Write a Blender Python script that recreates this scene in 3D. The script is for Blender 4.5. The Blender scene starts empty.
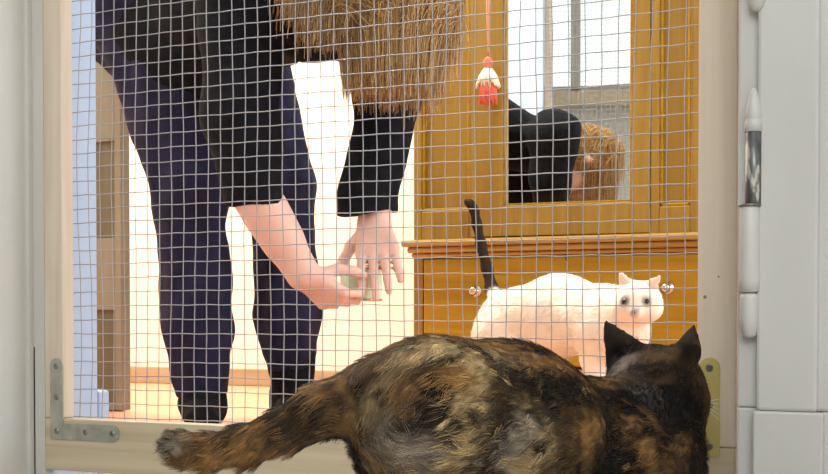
import bpy, bmesh, math, random
import numpy as np
from mathutils import Vector, Matrix, noise as mnoise

random.seed(7)
RNG = np.random.default_rng(11)
SC = bpy.context.scene
COL = SC.collection

# ------------------------------------------------------------------ camera
FPX, YAW, PITCH, HOR = 1250.0, math.radians(25.0), math.radians(-1.2), 315.0
CAM = Vector((0.0, -1.15, 0.205))
SHIFT = (HOR - 237.0 - FPX * math.tan(PITCH)) / 828.0
cd = bpy.data.cameras.new('camera')
cam = bpy.data.objects.new('camera', cd)
COL.objects.link(cam)
cd.sensor_width = 36.0
cd.lens = FPX / 828.0 * 36.0
cd.shift_y = SHIFT
cd.clip_start = 0.02
cam.location = CAM
cam.rotation_euler = (math.pi / 2 + PITCH, 0, YAW)
SC.camera = cam
CR = Matrix.Rotation(YAW, 3, 'Z') @ Matrix.Rotation(math.pi / 2 + PITCH, 3, 'X')


def at(px, py, Y):
    """room point at depth Y that the photograph shows at a pixel (planning aid)"""
    d = CR @ Vector(((px - 414.0) / FPX, (237.0 - py) / FPX + SHIFT * 828.0 / FPX, -1.0))
    return CAM + d * ((Y - CAM.y) / d.y)


def lin(c):
    c = c / 255.0
    return c / 12.92 if c <= 0.04045 else ((c + 0.055) / 1.055) ** 2.4


def rgb(r, g, b):
    return (lin(r), lin(g), lin(b), 1.0)


# ------------------------------------------------------------------ materials
def mat(name, color, rough=0.5, metal=0.0, spec=0.5):
    m = bpy.data.materials.new(name)
    m.use_nodes = True
    b = m.node_tree.nodes['Principled BSDF']
    b.inputs['Base Color'].default_value = color
    b.inputs['Roughness'].default_value = rough
    b.inputs['Metallic'].default_value = metal
    b.inputs['Specular IOR Level'].default_value = spec
    return m


def ramp_mat(name, cols, scale=(1, 1, 1), nscale=8.0, detail=4.0, rough=0.5, bump=0.0, metal=0.0, spec=0.5, distort=0.0):
    """base colour from stretched object-space noise through a colour ramp"""
    m = mat(name, cols[0][1], rough, metal, spec)
    nt = m.node_tree
    b = nt.nodes['Principled BSDF']
    tc = nt.nodes.new('ShaderNodeTexCoord')
    mp = nt.nodes.new('ShaderNodeMapping')
    mp.inputs['Scale'].default_value = scale
    nz = nt.nodes.new('ShaderNodeTexNoise')
    nz.inputs['Scale'].default_value = nscale
    nz.inputs['Detail'].default_value = detail
    nz.inputs['Distortion'].default_value = distort
    cr = nt.nodes.new('ShaderNodeValToRGB')
    el = cr.color_ramp.elements
    while len(el) < len(cols):
        el.new(0.5)
    for e, (p, c) in zip(el, cols):
        e.position = p
        e.color = c
    nt.links.new(tc.outputs['Object'], mp.inputs['Vector'])
    nt.links.new(mp.outputs['Vector'], nz.inputs['Vector'])
    nt.links.new(nz.outputs['Fac'], cr.inputs['Fac'])
    nt.links.new(cr.outputs['Color'], b.inputs['Base Color'])
    if bump:
        bp = nt.nodes.new('ShaderNodeBump')
        bp.inputs['Strength'].default_value = bump
        bp.inputs['Distance'].default_value = 0.002
        nt.links.new(nz.outputs['Fac'], bp.inputs['Height'])
        nt.links.new(bp.outputs['Normal'], b.inputs['Normal'])
    return m


def attr_mat(name, rough=0.6, spec=0.2, attr='tint'):
    m = mat(name, (0.5, 0.5, 0.5, 1), rough, 0.0, spec)
    a = m.node_tree.nodes.new('ShaderNodeAttribute')
    a.attribute_name = attr
    m.node_tree.links.new(a.outputs['Color'], m.node_tree.nodes['Principled BSDF'].inputs['Base Color'])
    return m


M = {}
M['pine_v'] = ramp_mat('pale pine vertical grain', [(0.3, rgb(204, 186, 166)), (0.52, rgb(218, 201, 182)), (0.75, rgb(225, 210, 192))], (26, 26, 1.2), 2.2, 5, 0.6, 0.15, distort=0.6)
M['pine_h'] = ramp_mat('pale pine level grain', [(0.3, rgb(186, 168, 138)), (0.52, rgb(203, 186, 157)), (0.75, rgb(213, 198, 170))], (1.2, 26, 30), 2.2, 5, 0.6, 0.15, distort=0.6)
M['oak_v'] = ramp_mat('honey wood vertical grain', [(0.25, rgb(128, 96, 34)), (0.5, rgb(146, 114, 44)), (0.8, rgb(158, 127, 56))], (14, 14, 0.9), 2.5, 5, 0.42, 0.05, distort=0.8, spec=0.25)
M['oak_h'] = ramp_mat('honey wood level grain', [(0.25, rgb(142, 106, 10)), (0.5, rgb(160, 122, 16)), (0.8, rgb(172, 136, 30))], (0.9, 14, 14), 2.5, 5, 0.42, 0.05, distort=0.8, spec=0.25)
M['oak_gloss'] = ramp_mat('polished honey moulding', [(0.25, rgb(146, 108, 40)), (0.75, rgb(176, 138, 66))], (0.9, 14, 14), 2.5, 5, 0.18, 0.0, spec=0.7)
M['white_paint'] = ramp_mat('glossy white paint', [(0.35, rgb(190, 188, 184)), (0.65, rgb(199, 197, 193))], (1, 1, 0.4), 9, 4, 0.4, 0.12)
M['daylit_white'] = ramp_mat('white paint with daylight tint', [(0.35, rgb(168, 188, 214)), (0.65, rgb(176, 195, 220))], (1, 1, 0.4), 7, 4, 0.5, 0.1)  # white reveal and plinth, cool hall daylight mixed into the colour
M['cream_paint'] = ramp_mat('cream white paint', [(0.35, rgb(198, 195, 188)), (0.65, rgb(206, 203, 197))], (1, 1, 0.4), 7, 4, 0.45, 0.1)
M['wall'] = ramp_mat('cream wall paint', [(0.35, rgb(236, 229, 214)), (0.65, rgb(240, 234, 221))], (1, 1, 1), 40, 3, 0.85, 0.05)
M['room_wall'] = ramp_mat('white room wall paint', [(0.35, rgb(226, 224, 218)), (0.65, rgb(230, 228, 224))], (1, 1, 1), 40, 3, 0.85, 0.05)
M['ceiling'] = mat('ceiling white', rgb(235, 234, 230), 0.9)
M['zinc'] = ramp_mat('dull zinc plate', [(0.35, rgb(160, 162, 148)), (0.65, rgb(184, 186, 172))], (1, 1, 1), 60, 4, 0.45, 0.0, metal=0.55)
M['brass'] = ramp_mat('yellow passivated plate', [(0.3, rgb(178, 164, 84)), (0.5, rgb(196, 182, 108)), (0.75, rgb(200, 170, 136))], (1, 1, 0.4), 30, 3, 0.45, 0.0, metal=0.25)
M['wire'] = mat('galvanised wire', rgb(166, 164, 167), 0.58, 0.3)
M['chrome'] = ramp_mat('worn chrome with paint flakes', [(0.46, rgb(84, 86, 86)), (0.56, rgb(118, 119, 118)), (0.6, rgb(214, 212, 206))], (1, 1, 0.35), 70, 4, 0.3, 0.3, metal=0.6)
M['screw'] = mat('steel screw', rgb(140, 138, 128), 0.35, 0.8)
M['dark'] = mat('dark slot', rgb(26, 22, 18), 0.9)
M['silver'] = mat('polished metal', rgb(190, 185, 172), 0.2, 0.95)
M['mirror'] = mat('mirror glass', (0.86, 0.9, 0.88, 1), 0.012, 1.0)
M['navy'] = ramp_mat('navy trouser cloth', [(0.3, rgb(24, 23, 40)), (0.7, rgb(39, 37, 65))], (1, 1, 0.6), 30, 4, 0.85, 0.3, spec=0.2)
M['black_cloth'] = ramp_mat('black jumper cloth', [(0.3, rgb(14, 14, 18)), (0.7, rgb(24, 24, 30))], (1, 1, 1), 60, 4, 0.9, 0.3, spec=0.15)
M['sock'] = ramp_mat('black sock knit', [(0.3, rgb(14, 13, 16)), (0.7, rgb(24, 23, 27))], (1, 1, 4), 60, 3, 0.9, 0.3, spec=0.15)
M['skin'] = ramp_mat('fair skin', [(0.3, rgb(222, 178, 160)), (0.7, rgb(232, 194, 178))], (1, 1, 1), 14, 3, 0.5, 0.05, spec=0.35)
M['skin'].node_tree.nodes['Principled BSDF'].inputs['Subsurface Weight'].default_value = 0.12
M['skin'].node_tree.nodes['Principled BSDF'].inputs['Subsurface Scale'].default_value = 0.01
M['eye'] = mat('eye', rgb(40, 42, 44), 0.1)
M['red'] = ramp_mat('coral wool', [(0.35, rgb(206, 84, 60)), (0.65, rgb(232, 128, 104))], (1, 1, 0.3), 120, 3, 0.85, 0.4)
M['pink'] = mat('pale pink cord', rgb(226, 166, 142), 0.8)
M['white_wool'] = mat('white wool', rgb(236, 226, 206), 0.9)
M['tin_green'] = mat('pale green tin', rgb(206, 226, 196), 0.35)
M['tan'] = ramp_mat('tan painted board', [(0.35, rgb(134, 126, 108)), (0.65, rgb(144, 136, 117))], (8, 8, 1), 4, 4, 0.6, 0.05)
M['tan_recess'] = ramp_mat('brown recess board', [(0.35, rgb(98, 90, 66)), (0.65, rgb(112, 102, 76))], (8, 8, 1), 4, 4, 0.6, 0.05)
M['floor'] = ramp_mat('wooden floor boards', [(0.3, rgb(194, 134, 98)), (0.55, rgb(206, 147, 112)), (0.8, rgb(214, 158, 126))], (0.8, 9, 1), 3, 5, 0.45, 0.05, distort=0.5)
M['near_floor'] = ramp_mat('pale grey floor', [(0.3, rgb(186, 184, 180)), (0.7, rgb(202, 200, 196))], (1, 1, 1), 6, 4, 0.5, 0.05)
M['skirt'] = ramp_mat('wood skirting', [(0.3, rgb(166, 138, 106)), (0.7, rgb(178, 154, 124))], (1, 20, 20), 3, 4, 0.45, 0.05)
M['sill'] = mat('tan sill', rgb(226, 204, 172), 0.5)
M['fur'] = attr_mat('tortoiseshell fur', 0.5, 0.35)
M['furskin'] = attr_mat('tortoiseshell coat', 0.85, 0.1)
M['wfur'] = attr_mat('white fur', 0.6, 0.2)
M['wskin'] = attr_mat('white coat', 0.85, 0.1)
M['hair'] = attr_mat('blond hair', 0.42, 0.4)


# ------------------------------------------------------------------ object helpers
def link(o, parent=None):
    COL.objects.link(o)
    if parent is not None:
        o.parent = parent
    return o


def tag(o, label=None, cat=None, group=None, kind=None):
    for k, v in (('label', label), ('category', cat), ('group', group), ('kind', kind)):
        if v:
            o[k] = v
    return o


def empty(name, label, cat):
    o = bpy.data.objects.new(name, None)
    o.empty_display_size = 0.05
    link(o)
    return tag(o, label, cat)


def from_bm(name, bm, m, parent=None, smooth=False):
    bmesh.ops.recalc_face_normals(bm, faces=bm.faces)
    me = bpy.data.meshes.new(name)
    bm.to_mesh(me)
    bm.free()
    if smooth:
        me.polygons.foreach_set('use_smooth', [True] * len(me.polygons))
    me.materials.append(m)
    return link(bpy.data.objects.new(name, me), parent)


def bbox(bm, lo, hi, bev=0.0, seg=2):
    r = bmesh.ops.create_cube(bm, size=1.0)
    lo, hi = Vector(lo), Vector(hi)
    for v in r['verts']:
        v.co = Vector(((v.co[i] + 0.5) * (hi[i] - lo[i]) + lo[i]) for i in range(3)) if False else Vector([(v.co[i] + 0.5) * (hi[i] - lo[i]) + lo[i] for i in range(3)])
    if bev > 0:
        es = list({e for v in r['verts'] for e in v.link_edges})
        bmesh.ops.bevel(bm, geom=es, offset=bev, segments=seg, affect='EDGES', profile=0.5)


def boxes(name, lst, m, parent=None, bev=0.0, kind=None):
    bm = bmesh.new()
    for lo, hi in lst:
        bbox(bm, lo, hi, bev)
    o = from_bm(name, bm, m, parent)
    if kind:
        o['kind'] = kind
    return o


def struct(name, lst, m, bev=0.0):
    return boxes(name, lst, m, None, bev, 'structure')


def add_tube(bm, pts, r, n=8, cap=True):
    pts = [Vector(p) for p in pts]
    rs = r if isinstance(r, (list, tuple)) else [r] * len(pts)
    rings = []
    up = Vector((0, 0, 1))
    prev = None
    for i, p in enumerate(pts):
        t = (pts[min(i + 1, len(pts) - 1)] - pts[max(i - 1, 0)]).normalized()
        if prev is None:
            a = t.cross(up)
            if a.length < 1e-3:
                a = t.cross(Vector((1, 0, 0)))
        else:
            a = prev - t * prev.dot(t)
        a.normalize()
        prev = a
        b = t.cross(a)
        rings.append([bm.verts.new(p + (a * math.cos(k * 2 * math.pi / n) + b * math.sin(k * 2 * math.pi / n)) * rs[i]) for k in range(n)])
    for i in range(len(rings) - 1):
        for k in range(n):
            bm.faces.new((rings[i][k], rings[i][(k + 1) % n], rings[i + 1][(k + 1) % n], rings[i + 1][k]))
    if cap:
        bm.faces.new(rings[0])
        bm.faces.new(rings[-1][::-1])


def add_lathe(bm, c, prof, n=24, axis='Z'):
    """prof: (radius, offset) along the axis from centre c"""
    c = Vector(c)
    rings = []
    for r, z in prof:
        ring = []
        for k in range(n):
            a = 2 * math.pi * k / n
            p = Vector((r * math.cos(a), r * math.sin(a), z))
            if axis == 'Y':
                p = Vector((p.x, -p.z, p.y))
            ring.append(bm.verts.new(c + p))
        rings.append(ring)
    for i in range(len(rings) - 1):
        for k in range(n):
            bm.faces.new((rings[i][k], rings[i][(k + 1) % n], rings[i + 1][(k + 1) % n], rings[i + 1][k]))
    bm.faces.new(rings[0][::-1])
    bm.faces.new(rings[-1])


# ------------------------------------------------------------------ signed distance modelling
class Field:
    def __init__(self, lo, hi, h):
        self.lo, self.h = np.array(lo, float), h
        self.n = (np.ceil((np.array(hi, float) - self.lo) / h)).astype(int) + 1
        self.F = np.full(self.n, 0.2, np.float32)

    def block(self, lo, hi):
        a = np.clip(np.floor((np.array(lo) - self.lo) / self.h).astype(int), 0, self.n)
        b = np.clip(np.ceil((np.array(hi) - self.lo) / self.h).astype(int) + 1, 0, self.n)
        ax = [self.lo[i] + self.h * np.arange(a[i], b[i]) for i in range(3)]
        G = np.stack(np.meshgrid(*ax, indexing='ij'), -1)
        return tuple(slice(a[i], b[i]) for i in range(3)), G

    def merge(self, sl, d, k, sub=False):
        f = self.F[sl]
        if sub:
            d = -d
            h = np.maximum(k - np.abs(f - d), 0) / k
            self.F[sl] = np.maximum(f, d) + h * h * k * 0.25
        else:
            h = np.maximum(k - np.abs(f - d), 0) / k
            self.F[sl] = np.minimum(f, d) - h * h * k * 0.25

    def cone(self, a, b, ra, rb, k=0.02, flat=None, sub=False, cut0=False, cut1=False, plane=None):
        """tapered capsule a->b; flat=(axis, factor) squeezes it along an axis; cut0/cut1 end it flat"""
        a, b = np.array(a, float), np.array(b, float)
        R = max(ra, rb) * (flat[1] if flat and flat[1] > 1 else 1) + k + 0.012
        sl, G = self.block(np.minimum(a, b) - R, np.maximum(a, b) + R)
        if 0 in G.shape:
            return
        ba = b - a
        L2 = max((ba * ba).sum(), 1e-9)
        p = G - a
        if flat:
            ax = np.array(flat[0], float)
            ax = ax / np.linalg.norm(ax)
            t0 = (p @ ba) / L2
            off = p - t0[..., None] * ba
            p = p - ((off @ ax) * (1 - 1.0 / flat[1]))[..., None] * ax
        traw = (p @ ba) / L2
        t = np.clip(traw, 0, 1)
        d = np.linalg.norm(p - t[..., None] * ba, axis=-1) - (ra + (rb - ra) * t)
        L = math.sqrt(L2)
        if cut0:
            d = np.maximum(d, -traw * L)
        if cut1:
            d = np.maximum(d, (traw - 1) * L)
        if plane is not None:
            d = np.maximum(d, (G - np.array(plane[0])) @ unit(np.array(plane[1], float)))
        self.merge(sl, d.astype(np.float32), k, sub)

    def chain(self, pts, rs, k=0.02, flat=None):
        for i in range(len(pts) - 1):
            self.cone(pts[i], pts[i + 1], rs[i], rs[i + 1], k, flat)

    def ell(self, c, r, k=0.02, rot=None, sub=False):
        c = np.array(c, float)
        r = np.array(r, float)
        R = r.max() + k + 0.012
        sl, G = self.block(c - R, c + R)
        if 0 in G.shape:
            return
        p = G - c
        if rot is not None:
            p = p @ np.array(rot)
        k0 = np.linalg.norm(p / r, axis=-1)
        k1 = np.linalg.norm(p / (r * r), axis=-1) + 1e-9
        self.merge(sl, (k0 * (k0 - 1) / k1).astype(np.float32), k, sub)

    def wrinkle(self, amp, freq, seed=0, lo=None, hi=None, squash=(1, 1, 1)):
        r = np.random.default_rng(seed)
        sl, G = self.block(self.lo if lo is None else lo, self.lo + self.h * self.n if hi is None else hi)
        w = np.zeros(G.shape[:3])
        for i in range(7):
            v = r.normal(size=3) * np.array(squash)
            v = v / np.linalg.norm(v) * freq * r.uniform(0.6, 1.7)
            w += np.sin(G @ v + r.uniform(0, 6.28) + 1.3 * np.sin(G @ (r.normal(size=3) * freq * 0.5)))
        self.F[sl] += (amp * w / 3.0).astype(np.float32)

    def mesh(self):
        F, h = self.F, self.h
        inside = F < 0
        nx, ny, nz = F.shape
        cnt = np.zeros((nx - 1, ny - 1, nz - 1), np.int8)
        for dx in (0, 1):
            for dy in (0, 1):
                for dz in (0, 1):
                    cnt += inside[dx:nx - 1 + dx, dy:ny - 1 + dy, dz:nz - 1 + dz]
        act = (cnt > 0) & (cnt < 8)
        I = np.argwhere(act)
        idx = np.full(act.shape, -1, np.int64)
        idx[act] = np.arange(len(I))
        acc = np.zeros((len(I), 3))
        num = np.zeros(len(I))
        cs = [(x, y, z) for x in (0, 1) for y in (0, 1) for z in (0, 1)]
        for c0 in cs:
            for axis in range(3):
                if c0[axis]:
                    continue
                c1 = list(c0)
                c1[axis] = 1
                f0 = F[I[:, 0] + c0[0], I[:, 1] + c0[1], I[:, 2] + c0[2]]
                f1 = F[I[:, 0] + c1[0], I[:, 1] + c1[1], I[:, 2] + c1[2]]
                m = (f0 < 0) != (f1 < 0)
                t = np.where(m, f0 / np.where(m, f0 - f1, 1), 0)
                p = np.array(c0, float)[None] + np.zeros((len(I), 3))
                p[:, axis] += t
                acc[m] += p[m]
                num[m] += 1
        V = self.lo + (I + acc / num[:, None]) * h
        Q = []
        for axis in range(3):
            s0 = [slice(1, -1)] * 3
            s1 = [slice(1, -1)] * 3
            s0[axis] = slice(0, -1)
            s1[axis] = slice(1, None)
            A, B = inside[tuple(s0)], inside[tuple(s1)]
            E = np.argwhere(A != B)
            off = np.ones(3, int)
            off[axis] = 0
            P = E + off
            u, v = (axis + 1) % 3, (axis + 2) % 3
            du = np.zeros(3, int)
            dv = np.zeros(3, int)
            du[u] = 1
            dv[v] = 1
            g = lambda X: idx[X[:, 0], X[:, 1], X[:, 2]]
            q = np.stack([g(P - du - dv), g(P - dv), g(P), g(P - du)], 1)
            fl = ~A[tuple(E.T)]
            q[fl] = q[fl][:, ::-1]
            Q.append(q)
        Q = np.concatenate(Q)
        Q = Q[(Q >= 0).all(1)]
        return V, Q


def np_mesh(name, V, Q, m, parent=None, tint=None):
    me = bpy.data.meshes.new(name)
    me.vertices.add(len(V))
    me.vertices.foreach_set('co', V.astype(np.float32).ravel())
    me.loops.add(Q.size)
    me.loops.foreach_set('vertex_index', Q.astype(np.int32).ravel())
    me.polygons.add(len(Q))
    me.polygons.foreach_set('loop_start', np.arange(0, Q.size, Q.shape[1], dtype=np.int32))
    me.update(calc_edges=True)
    me.polygons.foreach_set('use_smooth', [True] * len(Q))
    if tint is not None:
        a = me.attributes.new('tint', 'FLOAT_COLOR', 'POINT')
        a.data.foreach_set('color', np.concatenate([tint, np.ones((len(V), 1))], 1).astype(np.float32).ravel())
    me.materials.append(m)
    me.validate()
    return link(bpy.data.objects.new(name, me), parent)


def vnormals(V, Q):
    n = np.cross(V[Q[:, 2]] - V[Q[:, 0]], V[Q[:, 3]] - V[Q[:, 1]])
    N = np.zeros_like(V)
    for k in range(4):
        np.add.at(N, Q[:, k], n)
    return N / (np.linalg.norm(N, axis=1, keepdims=True) + 1e-12)


def unit(a):
    return a / (np.linalg.norm(a, axis=-1, keepdims=True) + 1e-12)


def sample(V, Q, N, count):
    T = np.concatenate([Q[:, [0, 1, 2]], Q[:, [0, 2, 3]]])
    ar = np.linalg.norm(np.cross(V[T[:, 1]] - V[T[:, 0]], V[T[:, 2]] - V[T[:, 0]]), axis=1)
    t = RNG.choice(len(T), count, p=ar / ar.sum())
    r1, r2 = np.sqrt(RNG.random(count)), RNG.random(count)
    w = np.stack([1 - r1, r1 * (1 - r2), r1 * r2], 1)
    P = (V[T[t]] * w[..., None]).sum(1)
    n = unit((N[T[t]] * w[..., None]).sum(1))
    return P, n


def strands(name, pts, rad, tint, m, parent=None, taper=0.25):
    """pts (n, k, 3); rad (n,); tint (n, 3): hair as a curves object"""
    n, k, _ = pts.shape
    c = bpy.data.hair_curves.new(name)
    c.add_curves([k] * n)
    if 'position' not in c.attributes:
        c.attributes.new('position', 'FLOAT_VECTOR', 'POINT')
    c.attributes['position'].data.foreach_set('vector', pts.astype(np.float32).ravel())
    ra = c.attributes.get('radius') or c.attributes.new('radius', 'FLOAT', 'POINT')
    prof = np.linspace(1, taper, k)
    ra.data.foreach_set('value', (rad[:, None] * prof[None]).astype(np.float32).ravel())
    ta = c.attributes.new('tint', 'FLOAT_COLOR', 'CURVE')
    ta.data.foreach_set('color', np.concatenate([tint, np.ones((n, 1))], 1).astype(np.float32).ravel())
    c.materials.append(m)
    return link(bpy.data.objects.new(name, c), parent)


def nz3(P, f, seed=0.0):
    return np.array([mnoise.noise(Vector((p[0] * f + seed, p[1] * f - seed, p[2] * f + 2 * seed))) for p in P])


# ================================================================== THE ROOM
BACK = 1.93
struct('floor', [((-3.6, 0.02, -0.06), (2.2, BACK + 0.1, 0.0))], M['floor'])
struct('floor_2', [((-3.6, -2.6, -0.06), (2.2, 0.02, 0.0))], M['near_floor'])
struct('ceiling', [((-3.6, -2.6, 2.5), (2.2, BACK + 0.1, 2.6))], M['ceiling'])
struct('wall_back', [((-3.6, BACK, 0), (2.2, BACK + 0.1, 2.5))], M['wall'])
struct('wall_left', [((-3.6, -2.6, 0), (-3.5, BACK, 2.5))], M['wall'])
# right wall with a window lighting the hall
struct('wall_right', [((1.6, -2.6, 0), (1.7, 0.25, 2.5)), ((1.6, 1.75, 0), (1.7, BACK, 2.5)),
                      ((1.6, 0.25, 0), (1.7, 1.75, 0.5)), ((1.6, 0.25, 2.2), (1.7, 1.75, 2.5))], M['wall'])
struct('window_2', [((1.62, 0.25, 0.5), (1.68, 0.31, 2.2)), ((1.62, 1.69, 0.5), (1.68, 1.75, 2.2)),
                    ((1.62, 0.97, 0.5), (1.68, 1.03, 2.2)), ((1.62, 0.25, 0.5), (1.68, 1.75, 0.56)),
                    ((1.62, 0.25, 2.14), (1.68, 1.75, 2.2))], M['white_paint'])
# wall that holds the doorway
FX0, FX1 = -1.045, -0.165
struct('wall_front', [((-3.5, -0.085, 0), (FX0, 0.06, 2.5)), ((FX1, -0.085, 0), (1.6, 0.06, 2.5)),
                      ((FX0, -0.085, 2.08), (FX1, 0.06, 2.5))], M['room_wall'])
# rear wall of the near room with its window
WX0, WX1, WZ0, WZ1 = -1.75, -0.45, 1.32, 2.25
LX0, LX1, LZ0_, LZ1_ = -0.25, 1.2, 0.75, 2.25  # opening for an added window that lights the near room
RY = -2.1
struct('wall_rear', [((-3.5, RY - 0.1, 0), (WX0, RY, 2.5)), ((WX1, RY - 0.1, 0), (LX0, RY, 2.5)), ((LX1, RY - 0.1, 0), (1.6, RY, 2.5)),
                     ((LX0, RY - 0.1, 0), (LX1, RY, LZ0_)), ((LX0, RY - 0.1, LZ1_), (LX1, RY, 2.5)),
                     ((WX0, RY - 0.1, 0), (WX1, RY, WZ0)), ((WX0, RY - 0.1, WZ1), (WX1, RY, 2.5))], M['room_wall'])
w1 = struct('window_1', [((WX0, RY - 0.08, WZ0), (WX0 + 0.06, RY - 0.02, WZ1)), ((WX1 - 0.06, RY - 0.08, WZ0), (WX1, RY - 0.02, WZ1)),
                         ((-0.98, RY - 0.08, WZ0), (-0.93, RY - 0.02, WZ1)),
                         ((WX0, RY - 0.08, WZ0), (WX1, RY - 0.02, WZ0 + 0.05)), ((WX0, RY - 0.08, WZ1 - 0.06), (WX1, RY - 0.02, WZ1))], M['white_paint'], 0.004)
struct('added_window', [((LX0, RY - 0.08, LZ0_), (LX0 + 0.06, RY - 0.02, LZ1_)), ((LX1 - 0.06, RY - 0.08, LZ0_), (LX1, RY - 0.02, LZ1_)),
                    ((0.45, RY - 0.08, LZ0_), (0.5, RY - 0.02, LZ1_)), ((LX0, RY - 0.08, LZ0_), (LX1, RY - 0.02, LZ0_ + 0.05)),
                    ((LX0, RY - 0.08, LZ1_ - 0.06), (LX1, RY - 0.02, LZ1_))], M['white_paint'], 0.004)  # added window, out of view, put in to carry the room light
boxes('window_sill', [((WX0 - 0.05, RY - 0.02, WZ0 - 0.07), (WX1 + 0.05, RY + 0.12, WZ0))], M['sill'], w1, 0.006)

# left jamb: lining, stop, plinth on the hall side
struct('trim_1', [((FX0 - 0.02, -0.13, 0), (-1.022, -0.0165, 2.08)), ((FX0 - 0.02, -0.026, 0), (-1.0165, -0.0168, 2.08)),
                  ((FX0 - 0.10, -0.145, 0), (-1.026, -0.085, 2.12)), ((-1.03, -0.0175, 0), (-1.0003, -0.0158, 2.08))], M['cream_paint'], 0.002)
struct('trim_2', [((FX0 - 0.02, -0.016, 0), (-1.0, 0.076, 2.08)), ((FX0 - 0.09, 0.06, 0), (-1.002, 0.0755, 2.12))], M['daylit_white'], 0.002)
struct('baseboard_left', [((FX0 - 0.09, 0.0765, 0), (-0.998, 0.096, 0.112)), ((-3.5, 0.06, 0), (FX0 - 0.095, 0.075, 0.112))], M['daylit_white'], 0.003)
boxes('latch_slot', [((-1.0168, -0.0178, 0.0), (-1.0154, -0.0160, 0.168))], M['dark'], bpy.data.objects['trim_1'])
# right jamb and casing with plinth block
struct('trim_3', [((-0.1935, -0.108, 0), (-0.172, 0.075, 0.1292)), ((-0.1935, -0.108, 0.1295), (-0.172, 0.075, 2.08)),
                  ((-0.196, -0.02, 0), (-0.17, 0.075, 2.08))], M['white_paint'], 0.002)
struct('trim_4', [((-0.1765, -0.118, 0.1275), (-0.1285, -0.085, 2.14)), ((-0.133, -0.112, 0.1275), (-0.105, -0.085, 2.14)),
                  ((-0.21, -0.11, 2.06), (-0.105, -0.085, 2.14))], M['white_paint'], 0.003)
struct('trim_5', [((-0.1785, -0.121, 0), (-0.1235, -0.085, 0.1276)), ((-0.13, -0.116, 0), (-0.10, -0.085, 0.1276))], M['white_paint'], 0.002)
struct('trim_6', [((FX0 - 0.1, -0.145, 2.06), (-0.19, -0.085, 2.14)), ((FX0, -0.016, 2.04), (FX1, 0.098, 2.08))], M['white_paint'], 0.003)
struct('baseboard_back', [((-3.5, BACK - 0.016, 0), (1.6, BACK, 0.05))], M['skirt'], 0.003)

# ================================================================== GATE
gate = empty('pet_gate', 'pale pine gate panel filled with square wire mesh, standing in the white doorway', 'gate')
GX0, GX1, GB, GT = -0.9985, -0.2105, 0.026, 1.98
SW, SWR = 0.0262, 0.0345
RT = 0.0865                                   # top of the bottom rail


def knotted(name, lo, hi, m, knots):
    o = boxes(name, [(lo, hi)], m, gate, 0.0012)
    if knots:
        bm = bmesh.new()
        for (x, z, r) in knots:
            add_lathe(bm, (x, lo[1] - 0.0001, z), [(r, -0.0002), (r * 0.6, 0.0003)], 10, 'Y')
        from_bm('knot', bm, M['knot'], o)
    return o


M['knot'] = mat('pine knot', rgb(150, 118, 80), 0.7)
kz = at(705, 297, -0.02)
kz2 = at(62, 437, -0.02)
knotted('stile', (GX0, -0.02, RT), (GX0 + SW, 0, GT), M['pine_v'], None)
knotted('stile', (GX1 - SWR, -0.02, RT), (GX1, 0, GT), M['pine_v'], [(kz.x, kz.z, 0.0018), (kz.x + 0.012, kz.z + 0.018, 0.001)])
knotted('bottom_rail', (GX0, -0.0201, GB), (GX1, 0, RT - 0.0006), M['pine_h'], [(kz2.x, kz2.z, 0.002)])
knotted('top_rail', (GX0, -0.02, GT), (GX1, 0, GT + 0.05), M['pine_h'], None)
# wire mesh on the back of the frame
bm = bmesh.new()
S = 0.016
nx, nz_ = 49, 125
MZ = at(694, 7.5, 0.0033).z
MZ -= S * math.floor((MZ - 0.07) / S)


def warp(x, z):
    e = 0.0016 * math.sin(x * 9 + z * 5) + 0.0010 * math.sin(x * 31 - z * 17 + 1)
    b = 0.004 * math.exp(-((x + 0.97) / 0.05) ** 2) * math.sin((z - 0.1) * 16)
    return e + b


for i in range(nx):
    x = at(79.3, 60, 0.003).x - S + i * S
    if x > GX1 - 0.012:
        break
    pts = []
    for j in range(62):
        z = 0.06 + j * 0.032
        if z > GT + 0.02:
            break
        pts.append((x + warp(x, z) + 0.0004 * math.sin(j * 2.1 + i), 0.0022, z))
    add_tube(bm, pts, 0.00058, 5)
for j in range(nz_):
    z = MZ + j * S
    if z > GT + 0.015:
        break
    pts = []
    for i in range(52):
        x = GX0 + 0.012 + i * 0.0155
        if x > GX1 - 0.01:
            break
        pts.append((x, 0.0033, z + 0.0012 * math.sin(x * 7 + z * 3) + 0.0004 * math.sin(i * 1.9 + j)))
    add_tube(bm, pts, 0.00058, 5)
from_bm('wire_mesh', bm, M['wire'], gate, True)


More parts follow.
